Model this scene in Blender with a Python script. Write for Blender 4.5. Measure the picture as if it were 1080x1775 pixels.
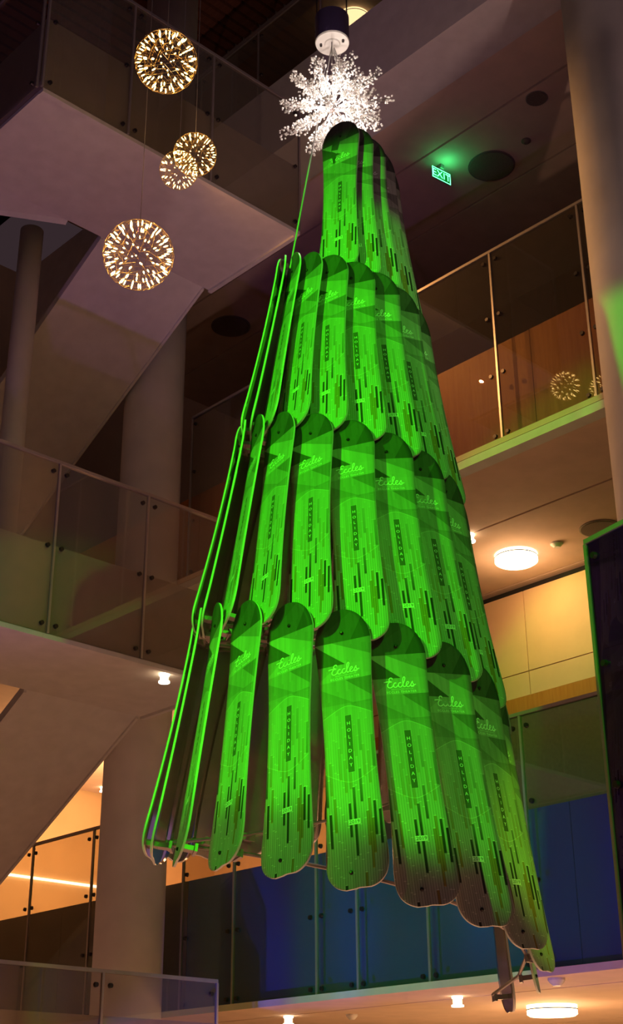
import bpy, bmesh, math, random
from mathutils import Vector, Matrix

for o in list(bpy.data.objects):
    bpy.data.objects.remove(o)
SC = bpy.context.scene
COL = SC.collection
rnd = random.Random(7)

# ------------------------------------------------------------------ camera
F, PITCH, ROLL, YAW, CZ = 2390.0, math.radians(24.745), math.radians(-0.42), math.radians(46.36), 1.6
R_ = Vector((math.sin(YAW), -math.cos(YAW), 0))      # to the right of the viewer
G_ = Vector((math.cos(YAW), math.sin(YAW), 0))       # ahead of the viewer
K_ = Vector((0, 0, 1))
EYE = Vector((0, 0, CZ))


def ray(x, y):
    X, Y = x - 540, y - 887.5
    c, s = math.cos(ROLL), math.sin(ROLL)
    a = X * c + Y * s
    up = -(-X * s + Y * c)
    u = up * math.cos(PITCH) + F * math.sin(PITCH)
    fw = F * math.cos(PITCH) - up * math.sin(PITCH)
    return (a * R_ + u * K_ + fw * G_).normalized()


def hit(x, y, ax, c):
    d = ray(x, y)
    return EYE + d * ((c - EYE[ax]) / d[ax])


cam_d = bpy.data.cameras.new('camera')
cam = bpy.data.objects.new('camera', cam_d)
COL.objects.link(cam)
fwd = ray(540, 887.5)
rgt = (ray(640, 887.5) / ray(640, 887.5).dot(fwd) - fwd).normalized()
upv = rgt.cross(fwd).normalized()
M = Matrix((rgt, upv, -fwd)).transposed().to_4x4()
M.translation = EYE
cam.matrix_world = M
cam_d.sensor_fit = 'VERTICAL'
cam_d.sensor_height = 36.0
cam_d.lens = 36.0 * F / 1775.0
cam_d.clip_end = 200
SC.camera = cam

# ------------------------------------------------------------------ world, exposure
SC.view_settings.view_transform = 'Standard'
SC.view_settings.look = 'None'
SC.view_settings.gamma = 1
SC.view_settings.use_curve_mapping = False
SC.view_settings.exposure = 0.0
w = bpy.data.worlds.new('world')
SC.world = w
w.use_nodes = True
w.node_tree.nodes['Background'].inputs[0].default_value = (0.55, 0.34, 0.40, 1)
w.node_tree.nodes['Background'].inputs[1].default_value = 0.06


def look(o, target):
    d = (Vector(target) - o.location).normalized()
    o.rotation_euler = d.to_track_quat('-Z', 'Y').to_euler()


def spot(name, loc, target, deg, power, color, blend=0.3, radius=0.08):
    l = bpy.data.lights.new(name, 'SPOT')
    l.energy = power
    l.color = color
    l.spot_size = math.radians(deg)
    l.spot_blend = blend
    l.shadow_soft_size = radius
    o = bpy.data.objects.new(name, l)
    COL.objects.link(o)
    o.location = loc
    look(o, target)
    return o


def area(name, loc, target, size, power, color, sy=None):
    l = bpy.data.lights.new(name, 'AREA')
    l.energy = power
    l.color = color
    l.size = size
    if sy:
        l.shape = 'RECTANGLE'
        l.size_y = sy
    o = bpy.data.objects.new(name, l)
    COL.objects.link(o)
    o.location = loc
    look(o, target)
    return o


def point(name, loc, power, color, radius=0.06):
    l = bpy.data.lights.new(name, 'POINT')
    l.energy = power
    l.color = color
    l.shadow_soft_size = radius
    o = bpy.data.objects.new(name, l)
    COL.objects.link(o)
    o.location = loc
    return o


GREEN = (0.05, 1.0, 0.003)
WARM = (1.0, 0.55, 0.24)
# stage spots on the tree, mounted high on the near left side of the atrium
spot('green_spot', (-1.0, 4.3, 7.2), (5.05, 5.0, 5.4), 45, 2050, GREEN, 0.14)
spot('green_spot', (-1.2, 3.6, 6.2), (4.0, 5.35, 3.2), 22, 560, GREEN, 0.4)
spot('green_spot', (2.6, -1.2, 7.6), (5.15, 5.0, 5.0), 36.5, 800, GREEN, 0.12)
spot('green_spot', (5.6, -2.2, 3.0), (5.85, 4.3, 2.95), 11, 620, (0.35, 1.0, 0.0), 0.4)
# coloured stage wash of the lobby near the floor, then added fill spots
for yy in (5.4, 7.0, 8.6):
    spot('blue_spot', (3.0, yy, 0.4), (9.42, yy, 3.5), 19, 620, (0.005, 0.07, 1.0), 0.6)
for yy in (9.9, 11.2):
    spot('blue_spot', (5.2, 8.6, 0.4), (9.42, yy, 3.5), 22, 400, (0.005, 0.07, 1.0), 0.6)
spot('purple_spot', (2.2, 6.6, 0.4), (5.6, 9.9, 10.8), 54, 420, (0.55, 0.20, 1.0), 0.9)
spot('warm_fill_spot', (6.4, 9.6, 10.5), (9.4, 8.2, 8.2), 110, 260, (1.0, 0.46, 0.13), 0.8, 0.012)  # added unseen spot to brighten the orange fascia
spot('warm_fill_spot', (8.2, 9.6, 10.6), (9.4, 5.6, 8.2), 80, 260, (1.0, 0.46, 0.13), 0.8, 0.012)  # second added spot for the same fascia
spot('pink_fill_spot', (4.0, -1.0, 0.6), (8.9, 5.3, 9.5), 40, 1000, (1.0, 0.66, 0.58), 0.8)  # added unseen spot to brighten the right pillar
# added unseen fill spots over the floor; the floor throws the warm light up
for xx, yy, pw in ((3.2, 8.2, 230), (7.2, 7.6, 380), (7.6, 3.4, 480), (2.6, 3.0, 180), (6.2, 12.6, 340)):
    spot('floor_bounce_fill', (xx, yy, 2.3), (xx, yy, 0), 150, pw, (1.0, 0.56, 0.36), 0.5, 0.2)


# ------------------------------------------------------------------ helpers
def tag(o, label=None, cat=None, group=None, kind=None):
    if label:
        o['label'] = label
    if cat:
        o['category'] = cat
    if group:
        o['group'] = group
    if kind:
        o['kind'] = kind
    return o


def empty(name, loc, label=None, cat=None, group=None):
    o = bpy.data.objects.new(name, None)
    COL.objects.link(o)
    o.location = loc
    o.empty_display_size = 0.1
    return tag(o, label, cat, group)


class MB:
    def __init__(s):
        s.v, s.f, s.m = [], [], []

    def add(s, vs, fs, mi=0):
        b = len(s.v)
        s.v += [tuple(v) for v in vs]
        s.f += [tuple(i + b for i in f) for f in fs]
        s.m += [mi] * len(fs)
        return s

    def box(s, a, b, mi=0):
        x0, y0, z0 = (min(a[i], b[i]) for i in range(3))
        x1, y1, z1 = (max(a[i], b[i]) for i in range(3))
        return s.add([(x0, y0, z0), (x1, y0, z0), (x1, y1, z0), (x0, y1, z0), (x0, y0, z1), (x1, y0, z1), (x1, y1, z1), (x0, y1, z1)],
                     [(3, 2, 1, 0), (4, 5, 6, 7), (0, 1, 5, 4), (1, 2, 6, 5), (2, 3, 7, 6), (3, 0, 4, 7)], mi)

    def prism(s, poly, off, mi=0):
        n = len(poly)
        off = Vector(off)
        vs = [Vector(p) for p in poly] + [Vector(p) + off for p in poly]
        fs = [tuple(range(n))[::-1], tuple(range(n, 2 * n))] + [(i, (i + 1) % n, n + (i + 1) % n, n + i) for i in range(n)]
        return s.add(vs, fs, mi)

    def tube(s, p, q, r0, r1=None, n=8, mi=0, caps=True):
        p, q = Vector(p), Vector(q)
        r1 = r0 if r1 is None else r1
        d = (q - p).normalized()
        a = d.orthogonal().normalized()
        b = d.cross(a)
        vs = []
        for c, r in ((p, r0), (q, r1)):
            for i in range(n):
                t = 2 * math.pi * i / n
                vs.append(c + (a * math.cos(t) + b * math.sin(t)) * r)
        fs = [(i, (i + 1) % n, n + (i + 1) % n, n + i) for i in range(n)]
        if caps:
            fs += [tuple(range(n))[::-1], tuple(range(n, 2 * n))]
        return s.add(vs, fs, mi)

    def lathe(s, prof, n=24, c=(0, 0, 0), mi=0):
        c = Vector(c)
        vs, fs = [], []
        for r, z in prof:
            for i in range(n):
                t = 2 * math.pi * i / n
                vs.append(c + Vector((r * math.cos(t), r * math.sin(t), z)))
        for j in range(len(prof) - 1):
            for i in range(n):
                fs.append((j * n + i, j * n + (i + 1) % n, (j + 1) * n + (i + 1) % n, (j + 1) * n + i))
        fs += [tuple(range(n))[::-1], tuple(range((len(prof) - 1) * n, len(prof) * n))]
        return s.add(vs, fs, mi)

    def mesh(s, name, mats, smooth=False):
        me = bpy.data.meshes.new(name)
        me.from_pydata(s.v, [], s.f)
        for m in (mats if isinstance(mats, (list, tuple)) else [mats]):
            me.materials.append(m)
        me.polygons.foreach_set('material_index', s.m)
        if smooth:
            me.polygons.foreach_set('use_smooth', [True] * len(s.f))
        bm = bmesh.new()
        bm.from_mesh(me)
        bmesh.ops.recalc_face_normals(bm, faces=bm.faces)
        bm.to_mesh(me)
        bm.free()
        me.update()
        return me

    def obj(s, name, mats, parent=None, smooth=False):
        return put(name, s.mesh(name, mats, smooth), parent)


def put(name, me, parent=None, mw=None):
    """link a mesh object; parented ones keep world coordinates of their vertices"""
    o = bpy.data.objects.new(name, me)
    COL.objects.link(o)
    if mw is not None:
        o.matrix_world = mw
    if parent:
        o.parent = parent
        o.matrix_parent_inverse = PW[parent.name].inverted() if parent.name in PW else Matrix.Translation(-parent.location)
    return o


PW = {}


# ------------------------------------------------------------------ materials
class E:
    """tiny expression wrapper around math nodes"""
    nt = None

    def __init__(s, v):
        s.v = v

    def op(s, o, b=None, c=None):
        n = E.nt.nodes.new('ShaderNodeMath')
        n.operation = o
        for i, q in enumerate((s, b, c)):
            if q is None:
                continue
            q = q.v if isinstance(q, E) else q
            if isinstance(q, (int, float)):
                n.inputs[i].default_value = q
            else:
                E.nt.links.new(q, n.inputs[i])
        return E(n.outputs[0])

    def __add__(s, b): return s.op('ADD', b)
    def __sub__(s, b): return s.op('SUBTRACT', b)
    def __mul__(s, b): return s.op('MULTIPLY', b)
    def __truediv__(s, b): return s.op('DIVIDE', b)
    def __lt__(s, b): return s.op('LESS_THAN', b)
    def __gt__(s, b): return s.op('GREATER_THAN', b)
    def floor(s): return s.op('FLOOR')
    def fract(s): return s.op('FRACT')
    def abs(s): return s.op('ABSOLUTE')
    def mn(s, b): return s.op('MINIMUM', b)
    def mx(s, b): return s.op('MAXIMUM', b)
    def inv(s): return E(1.0).op('SUBTRACT', s)
    def sel(s, a, b):          # s ? a : b
        a = a if isinstance(a, E) else E(a)
        b = b if isinstance(b, E) else E(b)
        return s * a + s.inv() * b


def base_mat(name):
    m = bpy.data.materials.new(name)
    m.use_nodes = True
    nt = m.node_tree
    b = nt.nodes['Principled BSDF']
    return m, nt, b


def plain(name, col, rough=0.5, metal=0.0, var=0.06, scale=6.0, spec=0.5, bump=0.0):
    m, nt, b = base_mat(name)
    tc = nt.nodes.new('ShaderNodeTexCoord')
    nz = nt.nodes.new('ShaderNodeTexNoise')
    nz.inputs['Scale'].default_value = scale
    nz.inputs['Detail'].default_value = 4
    nt.links.new(tc.outputs['Object'], nz.inputs['Vector'])
    rp = nt.nodes.new('ShaderNodeValToRGB')
    rp.color_ramp.elements[0].position = 0.3
    rp.color_ramp.elements[1].position = 0.7
    rp.color_ramp.elements[0].color = (*[c * (1 - var) for c in col], 1)
    rp.color_ramp.elements[1].color = (*[min(1, c * (1 + var)) for c in col], 1)
    nt.links.new(nz.outputs[0], rp.inputs[0])
    nt.links.new(rp.outputs[0], b.inputs['Base Color'])
    b.inputs['Roughness'].default_value = rough
    b.inputs['Metallic'].default_value = metal
    b.inputs['Specular IOR Level'].default_value = spec
    if bump:
        bp = nt.nodes.new('ShaderNodeBump')
        bp.inputs['Strength'].default_value = bump
        bp.inputs['Distance'].default_value = 0.01
        nt.links.new(nz.outputs[0], bp.inputs['Height'])
        nt.links.new(bp.outputs[0], b.inputs['Normal'])
    return m


def wood(name, col, col2, axis_scale=(1, 1, 14), rough=0.45):
    m, nt, b = base_mat(name)
    tc = nt.nodes.new('ShaderNodeTexCoord')
    mp = nt.nodes.new('ShaderNodeMapping')
    mp.inputs['Scale'].default_value = axis_scale
    nz = nt.nodes.new('ShaderNodeTexNoise')
    nz.inputs['Scale'].default_value = 2.2
    nz.inputs['Detail'].default_value = 6
    nz.inputs['Distortion'].default_value = 0.4
    rp = nt.nodes.new('ShaderNodeValToRGB')
    rp.color_ramp.elements[0].position = 0.3
    rp.color_ramp.elements[1].position = 0.7
    rp.color_ramp.elements[0].color = (*col, 1)
    rp.color_ramp.elements[1].color = (*col2, 1)
    nt.links.new(tc.outputs['Object'], mp.inputs[0])
    nt.links.new(mp.outputs[0], nz.inputs['Vector'])
    nt.links.new(nz.outputs[0], rp.inputs[0])
    nt.links.new(rp.outputs[0], b.inputs['Base Color'])
    b.inputs['Roughness'].default_value = rough
    return m


def emit(name, col, strength):
    m, nt, b = base_mat(name)
    b.inputs['Base Color'].default_value = (*col, 1)
    b.inputs['Emission Color'].default_value = (*col, 1)
    b.inputs['Emission Strength'].default_value = strength
    return m


def glass(name, tint, rough=0.0, refl=1.0, haze=0.0, hazecol=(0.5, 0.45, 0.4)):
    """thin architectural glass: tinted see-through plus fresnel reflection, optional milky film"""
    m = bpy.data.materials.new(name)
    m.use_nodes = True
    nt = m.node_tree
    nt.nodes.clear()
    out = nt.nodes.new('ShaderNodeOutputMaterial')
    tr = nt.nodes.new('ShaderNodeBsdfTransparent')
    tr.inputs[0].default_value = (*tint, 1)
    last = tr.outputs[0]
    if haze:
        df = nt.nodes.new('ShaderNodeBsdfDiffuse')
        df.inputs[0].default_value = (*hazecol, 1)
        mx = nt.nodes.new('ShaderNodeMixShader')
        mx.inputs[0].default_value = haze
        nt.links.new(last, mx.inputs[1])
        nt.links.new(df.outputs[0], mx.inputs[2])
        last = mx.outputs[0]
    gl = nt.nodes.new('ShaderNodeBsdfGlossy')
    gl.inputs['Roughness'].default_value = rough
    gl.inputs['Color'].default_value = (refl, refl, refl, 1)
    lw = nt.nodes.new('ShaderNodeLayerWeight')
    E.nt = nt
    schlick = E(lw.outputs['Facing']).op('POWER', 5.0) * 0.9 + 0.055
    mx = nt.nodes.new('ShaderNodeMixShader')
    nt.links.new(schlick.v, mx.inputs[0])
    nt.links.new(last, mx.inputs[1])
    nt.links.new(gl.outputs[0], mx.inputs[2])
    nt.links.new(mx.outputs[0], out.inputs[0])
    return m


def board_print():
    m, nt, b = base_mat('snowboard_topsheet')
    E.nt = nt
    uv = nt.nodes.new('ShaderNodeUVMap')
    uv.uv_map = 'UVMap'
    sx = nt.nodes.new('ShaderNodeSeparateXYZ')
    nt.links.new(uv.outputs[0], sx.inputs[0])
    x, v = E(sx.outputs[0]), E(sx.outputs[1])
    d = E(1.46) - v                      # metres from the nose
    t = (x + 0.13) / 0.26                # 0..1 over the width
    # facets near the nose
    nose = ((d * 3.2 + t * 0.5 - 0.42) > 0).sel(((t * 0.9 + d * 2.0 - 0.93) > 0).sel(0.11, 0.18), 0.15)
    q1 = (d - 0.17) / 0.13
    upper = (q1 < (t - 0.28) * 1.0).sel(0.46, (q1 > t * 1.7 + 0.12).sel(0.17, (t > 0.55).sel(0.74, 0.80)))
    mid = (((d - 0.30) / 0.09) > (t * -2.2 + 0.85)).sel(0.78, 0.62)
    q3 = (d - 0.39) / 0.13
    low = (q3 < (t - 0.5) * 1.7).sel(0.36, (q3 > t * 1.2 + 0.25).sel(0.45, 0.62))
    facet = (d < 0.17).sel(nose, (d < 0.30).sel(upper, (d < 0.39).sel(mid, low)))
    # hexagon outline around the word bar
    ax = (x + 0.0).abs()
    rx = (ax * ax + 0.0016).op('SQRT')
    hexd = (E(0.735) - d).abs() + rx * 0.62 - 0.225
    inside = hexd < 0
    line = hexd.abs() < 0.0016
    field = (d < 0.52).sel(facet, (((d - 0.52) < (t - 0.55) * 0.24)).sel(0.42, 0.56))
    field = inside.sel(0.74, field)
    # long thin strips
    cw = 0.0118
    ci = (x / cw).floor()
    wn = nt.nodes.new('ShaderNodeTexWhiteNoise')
    wn.noise_dimensions = '1D'
    nt.links.new(ci.v, wn.inputs['W'])
    ro = E(wn.outputs['Value'])
    seg = v / 0.17 + ro * 7.0
    si = seg.floor()
    wn2 = nt.nodes.new('ShaderNodeTexWhiteNoise')
    wn2.noise_dimensions = '2D'
    cb = nt.nodes.new('ShaderNodeCombineXYZ')
    nt.links.new(ci.v, cb.inputs[0])
    nt.links.new(si.v, cb.inputs[1])
    nt.links.new(cb.outputs[0], wn2.inputs['Vector'])
    rv = E(wn2.outputs['Value'])
    amt = ((d - 0.45) / 0.62).mx(0.0).mn(1.0)            # strips grow stronger towards the tail
    dark = (rv < 0.10)
    brown = (rv > 0.10) * (rv < 0.28)
    fx = (x / cw).fract()
    joint = (fx < 0.16)
    cross = (seg.fract() < 0.022)
    amt2 = amt * amt
    field = field * 0.62
    tone = field + (E(0.62) - field) * amt
    tone = tone * (rv * 0.22 + 0.86 - amt * 0.02)
    tone = tone * (joint * (amt * 0.62)).inv()
    tone = tone * (dark * (amt2 * 0.66 + amt * 0.24)).inv()
    tone = tone + cross * amt * 0.35
    # word bar, its outline, the hexagon line
    bx = (x - 0.002).abs()
    by = (d - 0.735).abs()
    bar = (bx < 0.0155) * (by < 0.150)
    barl = (bx < 0.0172) * (by < 0.152) * bar.inv()
    tone = bar.sel(0.13, tone)
    tone = barl.sel(tone + 0.18, tone)
    tone = (line * 0.45).sel(1.0, tone) if False else tone + line * 0.28
    br = brown * amt2 * bar.inv()
    red = tone * (br * 0.15).inv()
    grn = tone * (br * 0.45).inv()
    blu = tone * (br * 0.78).inv()
    cc = nt.nodes.new('ShaderNodeCombineColor')
    for i, (c, k) in enumerate(((red, 0.80), (grn, 0.78), (blu, 0.70))):
        nt.links.new((c * k).v, cc.inputs[i])
    nt.links.new(cc.outputs[0], b.inputs['Base Color'])
    b.inputs['Roughness'].default_value = 0.55
    b.inputs['Specular IOR Level'].default_value = 0.2
    return m


MT = dict(
    plaster=plain('white_plaster', (0.58, 0.54, 0.52), 0.75, bump=0.05),
    pillar=plain('pillar_paint', (0.60, 0.54, 0.52), 0.7, scale=3),
    ceiling=plain('ceiling_plaster', (0.62, 0.45, 0.35), 0.85, scale=4),
    cream=plain('cream_panel', (0.74, 0.50, 0.28), 0.6, scale=2),
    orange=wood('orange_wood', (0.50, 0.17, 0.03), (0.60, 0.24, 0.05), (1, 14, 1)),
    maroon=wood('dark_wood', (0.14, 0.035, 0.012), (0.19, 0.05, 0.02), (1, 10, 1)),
    greywall=plain('grey_fabric_wall', (0.16, 0.13, 0.10), 0.9, var=0.15, scale=30),
    blue=plain('painted_bluelight_panel', (0.012, 0.15, 0.62), 0.5, var=0.03),  # grey fascia with the blue wash light painted into its colour
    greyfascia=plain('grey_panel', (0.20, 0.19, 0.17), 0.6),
    beige=plain('beige_panel', (0.52, 0.44, 0.36), 0.65),
    floor=plain('lobby_floor', (0.55, 0.45, 0.38), 0.5, scale=1),
    steel=plain('brushed_steel', (0.46, 0.40, 0.38), 0.35, 0.7),
    bolt=plain('dark_bolt', (0.06, 0.05, 0.05), 0.35, 0.8),
    glass=glass('tinted_glass', (0.80, 0.77, 0.69), haze=0.035),
    milky=glass('milky_glass', (0.82, 0.79, 0.74), haze=0.10),
    navy=glass('navy_glass', (0.10, 0.08, 0.30), haze=0.16, hazecol=(0.06, 0.006, 0.30)),
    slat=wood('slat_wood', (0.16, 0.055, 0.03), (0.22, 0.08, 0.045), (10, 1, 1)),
    black=plain('black_void', (0.012, 0.009, 0.008), 0.9),
    lampwarm=emit('lamp_disc', (1.0, 0.78, 0.45), 6.0),
    lampdim=emit('lamp_disc_dim', (1.0, 0.76, 0.45), 2.6),
    lampwhite=emit('downlight', (1.0, 0.82, 0.55), 8.0),
    led=emit('led_strip', (1.0, 0.86, 0.62), 4.0),
    ledbulb=emit('led_bulb', (1.0, 0.62, 0.20), 14.0),
    star=emit('star_led', (1.0, 0.90, 0.80), 9.0),
    brass=plain('brass_wire', (0.75, 0.50, 0.20), 0.3, 1.0),
    chrome=plain('chrome_wire', (0.75, 0.72, 0.72), 0.2, 1.0),
    grille=plain('speaker_grille', (0.17, 0.12, 0.10), 0.9, var=0.3, scale=120),
    white=plain('white_metal', (0.62, 0.57, 0.54), 0.4),
    motor=plain('motor_housing', (0.05, 0.03, 0.09), 0.4),
    frame=plain('frame_metal', (0.34, 0.29, 0.28), 0.4, 0.6),
    edge=plain('board_edge', (0.70, 0.72, 0.66), 0.35),
    base=plain('polished_base', (0.60, 0.55, 0.53), 0.14, 0.95, var=0.02),
    print_=plain('pale_print', (0.97, 0.97, 0.95), 0.5, var=0.01),
    ink=plain('dark_print', (0.05, 0.06, 0.05), 0.5, var=0.01),
    exit=emit('exit_letters', (0.10, 1.0, 0.30), 5.0),
    exitback=plain('exit_back', (0.02, 0.16, 0.05), 0.4),
    board=board_print(),
)
cr = bpy.data.materials.new('crystal_bead')
cr.use_nodes = True
nt = cr.node_tree
b = nt.nodes['Principled BSDF']
b.inputs['Base Color'].default_value = (0.95, 0.92, 0.90, 1)
b.inputs['Roughness'].default_value = 0.12
tl = nt.nodes.new('ShaderNodeBsdfTranslucent')
tl.inputs[0].default_value = (0.95, 0.92, 0.90, 1)
mx = nt.nodes.new('ShaderNodeMixShader')
mx.inputs[0].default_value = 0.5
nt.links.new(b.outputs[0], mx.inputs[1])
nt.links.new(tl.outputs[0], mx.inputs[2])
nt.links.new(mx.outputs[0], nt.nodes['Material Output'].inputs[0])
MT['crystal'] = cr

XF = 9.29        # plane of the long balcony on the right
XW = 12.24       # wall behind the lower gallery
XC = 14.10       # wall behind the upper gallery


def wallbox(name, a, b, mat, parent=None):
    o = MB().box(a, b).obj(name, mat, parent)
    if parent is None:
        o['kind'] = 'structure'
    return o


# ------------------------------------------------------------------ setting
wallbox('floor', (-8, -8, -0.2), (20, 22, 0), MT['floor'])
wallbox('wall_far', (-8, 21.3, 0), (20, 21.6, 18), MT['cream'])
wallbox('wall_outer', (17.6, 2.0, 0), (17.9, 21.3, 18), MT['cream'])

# lower ceiling of the right galleries, panels parted by open slots
def ceiling(name, z, xs, y0, y1, thick, mats):
    root = wallbox(name, (max(xs[0], 9.66), y0, z + 0.06), (xs[-1], y1, z + thick), MT['black'])
    for i in range(len(xs) - 1):
        g0 = 0 if i == 0 else 0.016
        g1 = 0 if i == len(xs) - 2 else 0.016
        wallbox('panel', (xs[i] + g0, y0, z), (xs[i + 1] - g1, y1, z + 0.06), mats, root)
    return root


ceiling('ceiling_lower', 2.82, (9.25, 10.05, 13.0, 17.5), 2.0, 21.2, 1.3, MT['ceiling'])
ceiling('ceiling_middle', 7.61, (9.25, 10.65, 12.16, 17.5), 2.0, 21.2, 1.1, MT['ceiling'])
ceiling('ceiling_upper', 13.0, (9.95, 10.72, 11.92, XC + 0.02), 2.0, 16.0, 1.1, MT['ceiling'])
wallbox('trim_1', (9.25, 2.0, 12.97), (9.94, 16.0, 14.1), MT['plaster'])

# wall of the lower gallery: panels, wood band, grey wainscot
wr = wallbox('wall_right', (XW + 0.03, 2.0, 4.12), (XW + 0.2, 12.6, 7.60), MT['black'])
ys = [2.0, 4.9, 7.06, 9.24, 11.42, 12.6]
for a, c in zip(ys[:-1], ys[1:]):
    wallbox('panel', (XW, a + 0.006, 6.555), (XW + 0.03, c - 0.006, 7.53), MT['cream'], wr)
    wallbox('panel', (XW, a + 0.006, 6.27), (XW + 0.03, c - 0.006, 6.543), MT['cream'], wr)
wallbox('wood_band', (XW - 0.02, 2.0, 6.05), (XW + 0.03, 12.6, 6.26), MT['orange'], wr)
wallbox('wainscot', (XW - 0.01, 2.0, 4.12), (XW + 0.03, 12.6, 6.04), MT['greywall'], wr)
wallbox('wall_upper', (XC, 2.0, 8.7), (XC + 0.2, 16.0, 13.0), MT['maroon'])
wallbox('trim_2', (9.25, 2.0, 7.52), (9.40, 16.0, 7.605), MT['plaster'])

# fascias behind the glass: panels hung on the slab edge
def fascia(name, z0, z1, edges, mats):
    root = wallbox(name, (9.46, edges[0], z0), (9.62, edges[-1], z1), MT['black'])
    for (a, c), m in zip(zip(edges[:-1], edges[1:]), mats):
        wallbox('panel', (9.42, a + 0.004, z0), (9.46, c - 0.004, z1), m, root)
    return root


fascia('wall_fascia_lower', 2.84, 4.20, [2.0, 4.4, 6.8, 9.3, 11.83, 14.2, 16.6, 21.0], [MT['blue']] * 4 + [MT['greyfascia']] * 3)  # near panels carry painted blue light, far ones the plain grey
fascia('wall_fascia_upper', 7.63, 8.80, [2.0, 4.4, 6.8, 9.3, 11.83, 14.2, 16.0], [MT['orange']] * 6)
fascia('wall_fascia_top', 13.0, 14.15, [2.0, 4.4, 6.8, 9.3, 11.83, 14.2, 16.0], [MT['beige']] * 6)
# top storey ceiling with slots, and the wooden slats over the atrium
ceiling('ceiling_top', 17.0, (10.62, 11.6, 12.8, 17.0), 2.0, 18.0, 0.4, MT['ceiling'])
wallbox('trim_3', (10.42, 2.0, 16.85), (10.62, 18.0, 17.4), MT['plaster'])
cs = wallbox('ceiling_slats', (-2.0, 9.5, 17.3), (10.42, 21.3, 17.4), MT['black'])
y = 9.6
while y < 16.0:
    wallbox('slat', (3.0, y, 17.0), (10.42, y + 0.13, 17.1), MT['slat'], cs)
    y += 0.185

# ------------------------------------------------------------------ pillars
def pillar(x, y, r, z0, z1, label, group=None):
    o = MB().lathe([(r, 0), (r, z1 - z0)], 48).obj('pillar', MT['pillar'], smooth=False)
    for p in o.data.polygons:
        p.use_smooth = len(p.vertices) == 4
    o.location = (x, y, z0)
    return tag(o, label, 'pillar', group)


pillar(8.905, 12.15, 0.365, 0, 17.3, 'thick round white pillar rising behind the staircase flights')
pillar(8.93, 5.28, 0.38, 0, 17.3, 'tall round white pillar beside the orange glass balcony')
pillar(6.60, 11.48, 0.13, 6.70, 11.06, 'slim round white column standing on the middle landing under the bridge')


# ------------------------------------------------------------------ glass balustrades
def balustrade(label, p0, direction, stops, z0, z1, mat, rows, rail=True, posts=True, group='glass balustrades of the atrium', flip=1):
    """a run of panes along direction from p0; stops are distances of the joints"""
    d = Vector(direction).normalized()
    nrm = Vector((-d.y, d.x, 0)) * flip            # towards the atrium
    root = empty('glass_balustrade', (p0[0], p0[1], z0), label, 'balustrade', group)
    P = Vector((p0[0], p0[1], 0))

    def slab(name, a, c, zz0, zz1, n0, n1, m):
        poly = [P + d * a + nrm * n0, P + d * c + nrm * n0, P + d * c + nrm * n1, P + d * a + nrm * n1]
        poly = [Vector((q.x, q.y, zz0)) for q in poly]
        return MB().prism(poly, (0, 0, zz1 - zz0)).obj(name, m, root)
    for a, c in zip(stops[:-1], stops[1:]):
        slab('pane', a + 0.012, c - 0.012, z0, z1, -0.006, 0.006, mat)
        for zz in rows:
            for s in (a + 0.075, c - 0.075):
                q = P + d * s
                MB().tube((q.x + nrm.x * 0.007, q.y + nrm.y * 0.007, zz), (q.x + nrm.x * 0.03, q.y + nrm.y * 0.03, zz), 0.024, 0.020, 10).obj('bolt', MT['bolt'], root)
    if posts:
        for s in stops:
            slab('post', s - 0.011, s + 0.011, z0, z1, -0.012, 0.016, MT['steel'])
    if rail:
        slab('handrail', stops[0], stops[-1], z1, z1 + 0.03, -0.02, 0.02, MT['steel'])
    return root


def rows(z0, z1, n):
    return [z0 + 0.1 + (z1 - z0 - 0.2) * i / (n - 1) for i in range(n)]


balustrade('long glass balustrade over panels with painted-in blue light of the lower gallery', (XF, 5.95), (0, 1, 0), [0, 1.20, 2.35, 3.22, 3.76, 4.97, 5.80], 2.83, 4.98, MT['glass'], rows(2.83, 4.98, 4), flip=1)
balustrade('glass balustrade over grey panels between round pillar and far wall', (XF, 12.55), (0, 1, 0), [0, 0.89, 2.16, 3.4, 4.6, 5.8], 2.83, 4.98, MT['glass'], rows(2.83, 4.98, 4), flip=1)
balustrade('glass balustrade over orange wood panels of the upper gallery', (XF, 3.4), (0, 1, 0), [0, 1.25, 2.63, 3.71, 4.9, 6.1, 7.3, 8.45], 7.62, 9.78, MT['glass'], rows(7.62, 9.78, 4), flip=1)
balustrade('glass balustrade of the top gallery under the wooden slat ceiling', (XF, 3.4), (0, 1, 0), [0, 1.25, 2.63, 3.71, 4.9, 6.1, 7.3, 8.5, 9.8], 13.0, 15.22, MT['glass'], rows(13.0, 15.22, 4), flip=1)

# ------------------------------------------------------------------ bridge, landings and stairs at the left
def landing(name, x0, x1, y0, y1, z0, z1, label):
    root = empty(name, (x0, y0, z0), label, 'landing')
    MB().box((x0, y0 + 0.04, z0 + 0.03), (x1, y1, z1)).obj('slab', MT['beige'], root)
    MB().box((x0 + 0.03, y0 + 0.06, z0), (x1 - 0.03, y1, z0 + 0.03)).obj('soffit', MT['plaster'], root)
    MB().box((x0, y0, z0 - 0.03), (x1, y0 + 0.06, z0 + 0.015)).obj('edge_trim', MT['plaster'], root)
    MB().box((x1 - 0.03, y0 + 0.06, z0 - 0.03), (x1 + 0.02, y1, z0 + 0.015)).obj('edge_trim', MT['plaster'], root)
    MB().box((x0 - 0.005, y0 + 0.06, z0 - 0.03), (x0 + 0.03, y1, z0 + 0.015)).obj('edge_trim', MT['plaster'], root)
    return root


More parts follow.
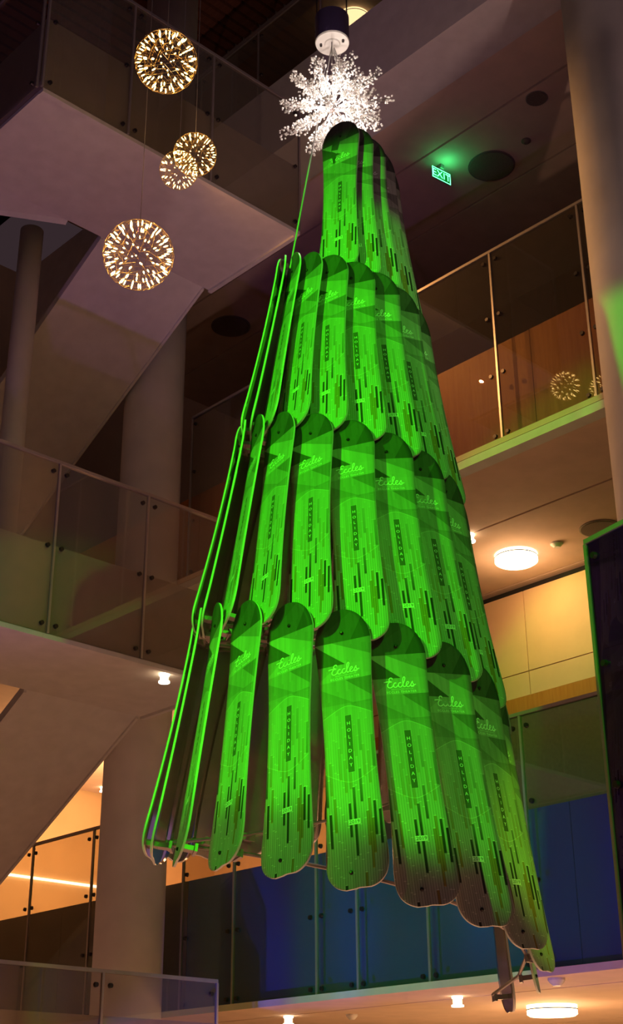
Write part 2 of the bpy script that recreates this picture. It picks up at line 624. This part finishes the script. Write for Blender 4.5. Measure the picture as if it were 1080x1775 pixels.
ZB, YB = 10.80, 9.17
landing('bridge', 5.245, 8.60, YB, 10.73, ZB, 11.72, 'white stair bridge landing with glass sides above the round pendant lamps')
balustrade('glass balustrade on the long side of the upper bridge', (5.23, YB), (1, 0, 0), [0.0, 1.01, 2.08, 3.36], ZB + 0.02, 12.52, MT['milky'], rows(ZB, 12.52, 3), flip=-1)
balustrade('glass balustrade on the short end of the upper bridge', (5.20, YB), (0, 1, 0), [0.04, 1.54], ZB + 0.02, 12.52, MT['milky'], rows(ZB, 12.52, 3), flip=1)
ZM, YM = 5.80, 10.13
landing('stair_landing', 3.6, 8.57, YM, 11.64, ZM, 6.70, 'white middle stair landing with glass front beside the snowboard tree')
balustrade('glass balustrade on the middle stair landing', (3.6, YM), (1, 0, 0), [0, 1.0, 1.9, 2.76, 3.81, 4.95], ZM + 0.02, 7.52, MT['milky'], rows(ZM, 7.52, 3), flip=-1)
landing('stair_landing', 3.6, 8.42, YM, 11.64, 0.9, 2.62, 'low stair landing behind the lowest glass balustrade')
balustrade('lowest glass balustrade at the foot of the round pillar', (3.6, YM), (1, 0, 0), [0, 1.2, 2.4, 3.57, 4.83], 0.92, 2.96, MT['milky'], rows(0.92, 2.96, 3), flip=-1)


def flight(x0, x1, y0, z0, deg, run, label, lip):
    """a straight stair flight falling away from the viewer; z0 is the soffit height at y0"""
    root = empty('staircase', (x0, y0, z0), label, 'staircase', 'stair flights of the atrium')
    s = math.tan(math.radians(deg))
    y1, z1 = y0 + run, z0 - run * s
    MB().prism([(x0, y0, z0), (x1, y0, z0), (x1, y1, z1), (x0, y1, z1)], (0, 0, 0.09)).obj('soffit', MT['plaster'], root)
    for xx in (x0 - 0.03, x1):
        MB().prism([(xx, y0, z0 - 0.03), (xx + 0.03, y0, z0 - 0.03), (xx + 0.03, y1, z1 - 0.03), (xx, y1, z1 - 0.03)], (0, 0, 0.10)).obj('stringer', MT['plaster'], root)
    n = int(run / 0.30)
    for i in range(n):
        yy = y0 + i * 0.30
        zz = z0 - (yy - y0) * s + 0.09
        MB().box((x0 + 0.25, yy, zz + 0.005), (x1 - 0.25, yy + 0.30, zz + 0.045)).obj('tread', MT['beige'], root)
    return root


flight(7.06, 8.48, 10.73, ZB, 29.0, 8.4, 'white stair flight falling away from the upper bridge', 0)
flight(7.12, 8.49, 11.64, ZM, 29.5, 7.6, 'white stair flight falling away from the middle landing', 0)
# sloped underside of the next flight beside the bridge
o = MB().prism([(3.2, 10.73, ZB + 0.02), (6.60, 10.73, ZB + 0.02), (6.60, 10.78, ZB - 0.03), (3.2, 12.3, ZB - 0.25)], (0, 0, 0.5)).obj('stair_soffit', MT['plaster'])
tag(o, 'sloped purple-lit soffit joining the upper bridge above the slim column', 'soffit')

# near corner balustrade at the right edge: dark navy glass
d_ = (hit(1080, 903, 2, 5.0) - hit(1015, 937, 2, 5.0))
pn = hit(1015, 937, 2, 5.0)
balustrade('tall dark navy glass panel with pale edge in front of the right pillar', (pn.x, pn.y), (d_.x, d_.y, 0), [0.0, 1.5, 3.0], 2.2, 4.97, MT['navy'], [4.87, 4.18, 3.46, 2.6], group='navy glass', flip=-1)
o = MB().prism([(pn.x + 0.25, pn.y - 0.35, 2.3), (pn.x + 0.25 + d_.x * 7, pn.y - 0.35 + d_.y * 7, 2.3), (pn.x + 0.55 + d_.x * 7, pn.y - 0.35 + d_.y * 7, 2.3), (pn.x + 0.55, pn.y - 0.35, 2.3)], (0, 0, 1.7)).obj('wall_fascia_near', MT['black'])
o['kind'] = 'structure'


# ------------------------------------------------------------------ ceiling lamps and fittings
def disc_lamp(x, y, z, r, label, mat='lampwarm', power=0.0, group='round ceiling lamps'):
    root = empty('ceiling_lamp', (x, y, z), label, 'lamp', group)
    MB().lathe([(r, z - 0.035), (r, z - 0.001)], 40, (x, y, 0)).obj('upper_ring', MT[mat], root)
    MB().lathe([(r + 0.004, z - 0.045), (r + 0.004, z - 0.036)], 40, (x, y, 0)).obj('trim_ring', MT['bolt'], root)
    MB().lathe([(r * 0.9, z - 0.10), (r, z - 0.085), (r, z - 0.046)], 40, (x, y, 0)).obj('diffuser', MT[mat], root)
    if power:
        point('lamp_glow', (x, y, z - 0.28), power, WARM, 0.2)
    return root


pB = hit(895, 970, 2, 7.55)
disc_lamp(pB.x, pB.y, 7.61, 0.24, 'round glowing ceiling lamp above the cream wall panels', power=28)
pA = hit(957, 1750, 2, 2.78)
disc_lamp(pA.x, pA.y, 2.82, 0.24, 'round glowing ceiling lamp on the lowest ceiling below the tree tip', power=30)
pD = hit(613, 38, 2, 16.95)
disc_lamp(pD.x, pD.y, 17.0, 0.26, 'round ceiling lamp of the top gallery behind the motor drum', mat='lampdim')


def downlight(p, z, label, group='small glass downlights'):
    x, y = p.x, p.y
    root = empty('downlight', (x, y, z), label, 'downlight', group)
    MB().lathe([(0.05, z - 0.02), (0.05, z)], 20, (x, y, 0)).obj('rim', MT['lampwhite'], root)
    MB().lathe([(0.055, z - 0.09), (0.055, z - 0.075)], 20, (x, y, 0)).obj('glass_ring', MT['lampwhite'], root)
    MB().lathe([(0.042, z - 0.074), (0.042, z - 0.021)], 20, (x, y, 0)).obj('glass_cup', MT['lampdim'], root)
    return root


downlight(hit(793, 1735, 2, 2.78), 2.82, 'small glass downlight on the lowest ceiling beside the round lamp')
downlight(hit(500, 1768, 2, 2.78), 2.82, 'small glass downlight on the lowest ceiling near the blue glass')
downlight(hit(178, 1368, 2, 7.57), 7.61, 'small downlight on the ceiling left of the round pillar')
downlight(hit(815, 932, 2, 7.57), 7.61, 'small downlight half hidden by the tree edge above the slot')
downlight(hit(285, 1170, 2, 5.79), 5.80, 'small downlight at the edge of the middle landing soffit')


def fitting(name, p, z, r, h, mat, label, cat):
    o = MB().lathe([(r * 0.45, z - h), (r * 0.8, z - h * 0.6), (r, z - h * 0.3), (r, z - 0.0005)], 28, (p.x, p.y, 0)).obj(name, mat)
    return tag(o, label, cat)


fitting('smoke_detector', hit(965, 943, 2, 7.6), 7.61, 0.07, 0.05, MT['white'], 'small round smoke detector beside the round ceiling lamp', 'detector')
fitting('smoke_detector', hit(965, 1700, 2, 2.8), 2.82, 0.07, 0.06, MT['white'], 'small smoke detector on the lowest ceiling under the tree tip', 'detector')
fitting('smoke_detector', hit(610, 1762, 2, 2.8), 2.82, 0.06, 0.05, MT['white'], 'small smoke detector on the lowest ceiling between two downlights', 'detector')
fitting('smoke_detector', hit(912, 245, 2, 12.99), 13.0, 0.06, 0.04, MT['grille'], 'tiny dark detector on the upper ceiling near the speaker', 'detector')


def speaker(p, z, r, label):
    root = empty('ceiling_speaker', (p.x, p.y, z), label, 'speaker', 'round ceiling speakers')
    MB().lathe([(r, z - 0.012), (r, z - 0.0005)], 36, (p.x, p.y, 0)).obj('rim', MT['frame'], root)
    MB().lathe([(r * 0.93, z - 0.018), (r * 0.93, z - 0.0125)], 36, (p.x, p.y, 0)).obj('grille', MT['grille'], root)


speaker(hit(852, 287, 2, 13), 13.0, 0.30, 'round speaker grille on the upper ceiling beside the exit sign')
speaker(hit(1040, 915, 2, 7.61), 7.61, 0.22, 'round speaker on the middle ceiling near the navy glass')
speaker(hit(400, 565, 2, 13), 13.0, 0.30, 'dark round speaker on the shaded ceiling left of the tree')
speaker(hit(930, 170, 2, 13), 13.0, 0.13, 'small dark round recess on the upper ceiling by the right pillar')


# ------------------------------------------------------------------ lettering helpers
def text_polys(txt, size, spacing=1.0):
    cu = bpy.data.curves.new('txt', 'FONT')
    cu.body = txt
    cu.size = size
    cu.align_x = 'CENTER'
    cu.align_y = 'CENTER'
    cu.space_character = spacing
    cu.resolution_u = 2
    ob = bpy.data.objects.new('txt', cu)
    COL.objects.link(ob)
    dg = bpy.context.evaluated_depsgraph_get()
    me = bpy.data.meshes.new_from_object(ob.evaluated_get(dg))
    vs = [v.co.copy() for v in me.vertices]
    fs = [tuple(p.vertices) for p in me.polygons]
    bpy.data.objects.remove(ob)
    bpy.data.meshes.remove(me)
    bpy.data.curves.remove(cu)
    return vs, fs


def ribbon(mb, pts, width, z, n=7, mi=0):
    P = [Vector((p[0], p[1])) for p in pts]
    P = [P[0] * 2 - P[1]] + P + [P[-1] * 2 - P[-2]]
    c = []
    for i in range(1, len(P) - 2):
        for j in range(n):
            t = j / n
            a, b_, c_, d = P[i - 1], P[i], P[i + 1], P[i + 2]
            c.append(0.5 * ((2 * b_) + (c_ - a) * t + (2 * a - 5 * b_ + 4 * c_ - d) * t * t + (3 * b_ - a - 3 * c_ + d) * t ** 3))
    c.append(P[-2])
    vs, fs = [], []
    for i, q in enumerate(c):
        tt = (c[min(i + 1, len(c) - 1)] - c[max(i - 1, 0)])
        tt = tt.normalized() if tt.length > 1e-9 else Vector((1, 0))
        nn = Vector((-tt.y, tt.x)) * width / 2
        vs += [(q.x + nn.x, q.y + nn.y, z), (q.x - nn.x, q.y - nn.y, z)]
    for i in range(len(c) - 1):
        fs.append((2 * i, 2 * i + 1, 2 * i + 3, 2 * i + 2))
    mb.add(vs, fs, mi)


# exit sign hanging from the upper ceiling
pe = hit(765, 303, 2, 12.85)
ex = empty('exit_sign', (pe.x, pe.y, 13.0), 'glowing green exit sign hanging from the upper ceiling', 'sign')
ux = Vector((1.0, -0.12, 0)).normalized()
nx = Vector((-ux.y, ux.x, 0))
if nx.dot(EYE - pe) < 0:
    nx = -nx
MX = Matrix((ux, K_, nx)).transposed().to_4x4()
MX.translation = Vector((pe.x, pe.y, 12.84))
PW['none'] = Matrix()
mb = MB().box((-0.155, -0.085, -0.012), (0.155, 0.085, 0.0))
o = put('sign_plate', mb.mesh('sign_plate', MT['exitback']), None, MX)
o.parent = ex
o.matrix_parent_inverse = Matrix.Translation(-ex.location)
mb = MB()
vs, fs = text_polys('EXIT', 0.145, 1.05)
mb.add([(v.x, v.y, 0.003) for v in vs], fs)
for a in ((-0.155, -0.085, 0.155, -0.073), (-0.155, 0.073, 0.155, 0.085), (-0.155, -0.085, -0.143, 0.085), (0.143, -0.085, 0.155, 0.085)):
    mb.add([(a[0], a[1], 0.003), (a[2], a[1], 0.003), (a[2], a[3], 0.003), (a[0], a[3], 0.003)], [(0, 1, 2, 3)])
o = put('letters', mb.mesh('letters', MT['exit']), None, MX)
o.parent = ex
o.matrix_parent_inverse = Matrix.Translation(-ex.location)
MB().box((pe.x - 0.03, pe.y - 0.03, 12.94), (pe.x + 0.03, pe.y + 0.03, 13.0)).obj('mount', MT['frame'], ex)
point('exit_glow', Vector((pe.x, pe.y, 12.86)) + nx * 0.12, 1.6, (0.05, 1.0, 0.3), 0.05)

# LED strip of the far lobby, with added point fills
zl = hit(100, 1527, 1, 21.25).z
o = MB().box((10.0, 21.26, zl - 0.02), (16.5, 21.30, zl + 0.02)).obj('led_strip', MT['led'])
tag(o, 'thin glowing light strip along the far cream wall', 'light strip')
point('lobby_fill', (13.4, 18.4, 6.2), 520, WARM, 0.3)  # added fill without a fixture, brightens the end wall
point('lobby_fill', (12.0, 9.5, 1.0), 70, WARM, 0.3)  # this and the next: added fills under the lowest ceiling
point('lobby_fill', (11.6, 6.2, 1.0), 70, WARM, 0.3)

# ------------------------------------------------------------------ wire ball pendants
def pendant(c, r, ztop, label, nb):
    root = empty('pendant_lamp', c, label, 'pendant lamp', 'wire ball pendant lamps')
    bm = bmesh.new()
    bmesh.ops.create_icosphere(bm, subdivisions=3, radius=r)
    mb = MB()
    for e in bm.edges:
        a, b2 = e.verts[0].co, e.verts[1].co
        mb.tube(c + a, c + b2, r * 0.0045, n=3, caps=False)
    bm.free()
    mb.obj('wire_ball', MT['brass'], root)
    me = None
    mw = MB()
    for i in range(nb):
        zz = 1 - 2 * (i + 0.5) / nb
        ph = i * 2.399963
        s = math.sqrt(1 - zz * zz)
        d = Vector((s * math.cos(ph), s * math.sin(ph), zz))
        q = d.to_track_quat('Z', 'Y').to_matrix().to_4x4()
        if me is None:
            me = MB().lathe([(r * 0.008, 0), (r * 0.020, r * 0.04), (r * 0.022, r * 0.09), (r * 0.010, r * 0.15)], 8).mesh('led_bulb', MT['ledbulb'], True)
        q.translation = c + d * r * 0.82
        put('led_bulb', me, root, q)
        mw.tube(c + d * r * 0.60, c + d * r * 0.82, r * 0.004, n=3, caps=False)
    tag(mw.obj('lamp_stems', MT['brass'], root), kind='stuff')
    MB().tube(c + Vector((0, 0, r)), (c.x, c.y, ztop), 0.0035, n=5).obj('cord', MT['frame'], root)
    return root


def onray(x, y, t):
    return EYE + ray(x, y) * t


pendant(onray(240, 442, 12.4), 0.312, 17.0, 'largest warm wire ball pendant lamp hanging lowest below the bridge', 110)
pendant(onray(288, 107, 12.9), 0.278, 17.0, 'warm wire ball pendant lamp hanging in front of the bridge glass', 104)
pendant(onray(338, 268, 12.95), 0.198, 17.0, 'small warm wire ball pendant lamp, the upper one of the overlapping pair', 84)
pendant(onray(310, 295, 13.42), 0.183, 17.0, 'smallest warm wire ball pendant lamp, the lower one of the overlapping pair', 76)

# ------------------------------------------------------------------ the snowboard tree
TP = (7.354, .021, .08, .329, .995, .067, 1.041, .010, 1.435, .864, .010, -.048, -.018, .048, .03, .087, -.099)
L = 1.46


def tree_pt(k):
    Dt, az, th0, de, z0, pz, R0, Rp, zn, Rn0, Rnp, Rq, Rnq, zq, lx, ly, dth = TP
    th = th0 + de * k
    kk = (k + 25) / 30

    def at(t, R, z):
        ax = (G_ * math.cos(az) + R_ * math.sin(az)) * Dt + (R_ * lx + G_ * ly) * (z - 4)
        return ax + (-G_ * math.cos(t) + R_ * math.sin(t)) * R + K_ * z
    zt = CZ + z0 - pz * k + zq * kk * kk
    return at(th + dth, Rn0 + Rnp * k + Rnq * kk * kk, zt + zn), at(th, R0 + Rp * k + Rq * kk * kk, zt), th + dth / 2


def halfwidth(v):
    w0 = 0.1235 + 0.022 * ((v - 0.73) / 0.55) ** 2
    w0 = min(w0, 0.146)
    tl, nl = 0.15, 0.20
    if v < tl:
        u = 1 - v / tl
        w0 *= max(0.0, 1 - u ** 2.9) ** (1 / 2.5)
    if v > L - nl:
        u = 1 - (L - v) / nl
        w0 *= max(0.0, 1 - u ** 2.2) ** (1 / 2.1)
    return w0


def rise(v):
    z = 0.0
    if v > L - 0.26:
        z += 0.028 * ((v - (L - 0.26)) / 0.26) ** 2
    if v < 0.22:
        z += 0.010 * ((0.22 - v) / 0.22) ** 2
    return z


def board_mesh():
    NR, NC, T = 84, 8, 0.011
    vsv = []
    for i in range(NR + 1):
        u = i / NR
        s = 0.5 - 0.5 * math.cos(math.pi * u)
        vsv.append((0.72 * s + 0.28 * u) * L)
    vs, fs, mi, uvs = [], [], [], []
    for side in (0, 1):
        for v in vsv:
            hw = max(halfwidth(v), 0.012)
            for j in range(NC + 1):
                t = -1 + 2 * j / NC
                x = t * hw
                y = v
                if v < 0.05:                          # shallow notch in the blunt tail
                    y += 0.010 * math.exp(-((x - 0.01) / 0.035) ** 2) * (1 - v / 0.05)
                vs.append((x, y, rise(v) - (T if side else 0)))
                uvs.append((x, y))
    n1 = (NR + 1) * (NC + 1)
    for i in range(NR):
        for j in range(NC):
            a = i * (NC + 1) + j
            fs.append((a, a + 1, a + NC + 2, a + NC + 1))
            mi.append(0)
            fs.append((n1 + a, n1 + a + NC + 1, n1 + a + NC + 2, n1 + a + 1))
            mi.append(1)
    ring = [i * (NC + 1) + NC for i in range(NR + 1)]
    ring = list(range(0, NC)) + ring + [NR * (NC + 1) + j for j in range(NC - 1, -1, -1)] + [i * (NC + 1) for i in range(NR - 1, 0, -1)]
    for i in range(len(ring)):
        a, c = ring[i], ring[(i + 1) % len(ring)]
        fs.append((a, n1 + a, n1 + c, c))
        mi.append(2)
    me = bpy.data.meshes.new('snowboard')
    me.from_pydata(vs, [], fs)
    for m in (MT['board'], MT['base'], MT['edge']):
        me.materials.append(m)
    me.polygons.foreach_set('material_index', mi)
    me.polygons.foreach_set('use_smooth', [k != 2 for k in mi])
    uvl = me.uv_layers.new(name='UVMap')
    for lp in me.loops:
        uvl.data[lp.index].uv = uvs[lp.vertex_index]
    me.update()
    return me


def lettering_meshes():
    out = []
    mb = MB()
    z = 0.0012
    # handwritten word
    S, ox, oy = 0.0285, -0.066, L - 0.352
    strokes = [
        [(1.00, 1.62), (0.88, 1.88), (0.58, 1.86), (0.40, 1.55), (0.52, 1.22), (0.80, 1.12), (0.40, 1.05), (0.08, 0.66), (0.10, 0.16), (0.48, 0.0), (0.90, 0.24), (1.12, 0.62), (1.42, 0.92), (1.58, 0.80)],
        [(-0.55, 1.08), (-0.2, 1.16), (0.30, 1.20), (0.62, 1.34)],
        [(1.58, 0.80), (1.36, 0.92), (1.12, 0.62), (1.12, 0.18), (1.40, 0.04), (1.80, 0.34), (2.05, 0.78), (2.28, 0.92), (2.42, 0.80)],
        [(2.40, 0.82), (2.14, 0.88), (1.94, 0.56), (1.96, 0.16), (2.24, 0.04), (2.58, 0.34), (2.98, 1.10), (3.18, 1.72), (3.06, 1.98), (2.86, 1.74), (2.74, 1.00), (2.72, 0.34), (2.88, 0.04), (3.18, 0.20), (3.50, 0.52), (3.74, 0.80), (3.66, 1.02), (3.42, 0.90), (3.28, 0.52), (3.36, 0.12), (3.64, 0.02), (4.00, 0.34), (4.34, 0.92), (4.42, 1.00), (4.40, 0.70), (4.56, 0.36), (4.46, 0.04), (4.12, 0.02), (4.06, 0.20), (4.40, 0.16), (4.95, 0.42)],
    ]
    for st in strokes:
        ribbon(mb, [(ox + p[0] * S, oy + p[1] * S) for p in st], 0.0052, z, 6)
    for txt, size, dx, dy, sp in (('ECCLES THEATER', 0.0172, 0.000, -0.026, 1.12), ('GEORGE S. AND DOLORES DORE', 0.0068, 0.004, -0.0105, 1.1)):
        vs, fs = text_polys(txt, size, sp)
        mb.add([(v.x + dx, v.y + oy + dy, z) for v in vs], fs)
    out.append(('theater_logo', mb.mesh('theater_logo', MT['print_'])))
    mb = MB()
    for i, ch in enumerate('HOLIDAY'):
        vs, fs = text_polys(ch, 0.025)
        mb.add([(v.x + 0.002, v.y + L - (0.735 - 0.105 + i * 0.0365), z) for v in vs], fs)
    out.append(('holiday_word', mb.mesh('holiday_word', MT['print_'])))
    mb = MB()
    yy, xx = L - 1.135, 0.0
    mb.add([(xx - 0.029, yy - 0.0135, z), (xx + 0.029, yy - 0.0135, z), (xx + 0.029, yy + 0.0135, z), (xx - 0.029, yy + 0.0135, z)], [(0, 1, 2, 3)])
    vs, fs = text_polys('2019', 0.0245, 1.05)
    mb.add([(v.x + xx, v.y + yy, z + 0.0008) for v in vs], fs, 1)
    out.append(('year_tag', mb.mesh('year_tag', [MT['print_'], MT['ink']])))
    return out


bmesh_board = board_mesh()
letter_meshes = lettering_meshes()
bolt_me = MB().lathe([(0.009, 0), (0.009, 0.006), (0.005, 0.010)], 10).mesh('bolt', MT['bolt'])
clamp_me = MB().box((-0.02, -0.012, -0.075), (0.02, 0.012, -0.011)).box((-0.035, -0.02, -0.085), (0.035, 0.02, -0.070)).mesh('clamp', MT['frame'])

n0, t0, th = tree_pt(-26)
tree = empty('snowboard_tree', (G_ * math.cos(.021) + R_ * math.sin(.021)) * 7.354 + K_ * 2.2,
             'spiral christmas tree of hanging snowboards lit green below the crystal starburst', 'tree')
TI = Matrix.Translation(-tree.location)
bars = []
PSI = math.radians(19)
for k in range(-58, 7):
    nose, tail, th = tree_pt(k)
    rad = -G_ * math.cos(th) + R_ * math.sin(th)
    nose = nose - rad * 0.03
    tail = tail + rad * 0.01
    yv = (nose - tail).normalized()
    ta = th - PSI
    zv = -G_ * math.cos(ta) + R_ * math.sin(ta)
    zv = (zv - yv * zv.dot(yv)).normalized()
    xv = yv.cross(zv).normalized()
    mw = Matrix((xv, yv, zv)).transposed().to_4x4()
    mw.translation = (nose + tail) / 2 - yv * (L / 2) - zv * 0.015
    bd = bpy.data.objects.new('snowboard', bmesh_board)
    COL.objects.link(bd)
    bd.parent = tree
    bd.matrix_parent_inverse = TI
    bd.matrix_basis = mw
    for nm, me, loc in [(a, m_, (0, 0, 0)) for a, m_ in letter_meshes] + [('bolt', bolt_me, (0, L - 0.125, rise(L - 0.125))), ('bolt', bolt_me, (-0.03, 0.085, rise(0.085)))]:
        c = bpy.data.objects.new(nm, me)
        COL.objects.link(c)
        c.parent = bd
        c.location = loc
    for vv in (L - 0.155, 0.085):
        c = bpy.data.objects.new('clamp', clamp_me)
        COL.objects.link(c)
        c.parent = bd
        c.location = (0, vv, rise(vv))
    bars.append((mw @ Vector((0, L - 0.19, -0.085)), mw @ Vector((0, 0.10, -0.085 + rise(0.10)))))
for a, c in zip(bars[:-1], bars[1:]):
    for i in (0, 1):
        MB().tube(a[i], c[i], 0.009, n=6).obj('frame_bar', MT['frame'], tree)
# ------------------------------------------------------------------ starburst and motor
c = onray(577, 187, 10.36)
sb = empty('starburst_chandelier', c, 'sparkling crystal starburst chandelier above the tip of the snowboard tree', 'chandelier')
MB().lathe([(0.012, -0.05), (0.045, -0.035), (0.055, 0), (0.045, 0.035), (0.012, 0.05)], 16, c).obj('core', MT['chrome'], sb, True)
MB().tube(c + Vector((0, 0, 0.04)), (c.x, c.y, c.z + 0.62), 0.004, n=5).obj('cord', MT['frame'], sb)
NS = 44
RB = 0.43
ico = bmesh.new()
bmesh.ops.create_icosphere(ico, subdivisions=1, radius=1)
iv = [v.co.copy() for v in ico.verts]
ico.verts.ensure_lookup_table()
ifc = [tuple(v.index for v in f.verts) for f in ico.faces]
ico.free()
for i in range(NS):
    zz = 1 - 2 * (i + 0.5) / NS
    ph = i * 2.399963
    s = math.sqrt(1 - zz * zz)
    d = Vector((s * math.cos(ph), s * math.sin(ph), zz))
    a = d.orthogonal().normalized()
    b2 = d.cross(a)
    mb = MB()
    rr = RB * rnd.uniform(0.80, 1.06)
    mb.tube(c + d * 0.05, c + d * rr * 0.72, 0.0022, n=4, mi=0)
    for j in range(56):
        t = rnd.uniform(0.42, 1.0)
        sp = 0.008 + 0.046 * (1 - abs(t - 0.75) * 1.6)
        an = rnd.uniform(0, 6.283)
        p = c + d * rr * t + (a * math.cos(an) + b2 * math.sin(an)) * sp * rnd.uniform(0.35, 1.0)
        q = c + d * rr * (t - 0.16)
        mb.tube(q, p, 0.0010, n=3, mi=0, caps=False)
        rad = rnd.uniform(0.006, 0.010)
        mb.add([p + v * rad for v in iv], ifc, 1)
    mb.obj('crystal_spray', [MT['chrome'], MT['crystal']], sb, False)
    if i % 3 == 0:
        p = c + d * 0.12
        MB().add([p + v * 0.011 for v in iv], ifc).obj('led_bulb', MT['star'], sb, True)
for d in ((1, 1, 1), (-1, -1, 1), (-1, 1, -1), (1, -1, -1)):
    point('star_glow', c + Vector(d).normalized() * 0.13, 11, (1.0, 0.88, 0.78), 0.02)

p1 = onray(576, 76, 10.95)
mo = empty('hoist_motor', (p1.x, p1.y, p1.z), 'drum shaped hoist motor with white underside hanging above the starburst', 'hoist')
h = 0.25
MB().lathe([(0.125, 0.012), (0.129, 0.02), (0.129, h), (0.10, h + 0.01)], 40, p1).obj('housing', MT['motor'], mo)
MB().lathe([(0.125, 0.0), (0.129, 0.012)], 40, p1).obj('bottom_plate', MT['white'], mo)
MB().lathe([(0.055, -0.012), (0.06, 0.0)], 30, p1).obj('hub', MT['white'], mo)
for dx, dy in ((0.07, 0.05), (-0.06, 0.06), (0.03, -0.085)):
    MB().tube(p1 + Vector((dx, dy, -0.02)), p1 + Vector((dx, dy, 0.0)), 0.010, n=8).obj('screw', MT['bolt'], mo)
for dx in (-0.08, 0.08):
    MB().tube(p1 + Vector((dx, -dx, h)), (p1.x + dx, p1.y - dx, 17.0), 0.006, n=6).obj('hanger_cable', MT['bolt'], mo)
# lifting cables from the drum down to the boards
for k in (-41, -31, -52):
    nose, tail, th = tree_pt(k)
    MB().tube(nose - K_ * 0.10, p1 + (nose - p1).normalized() * 0.05, 0.0055, n=6).obj('lifting_cable', MT['white'], mo)
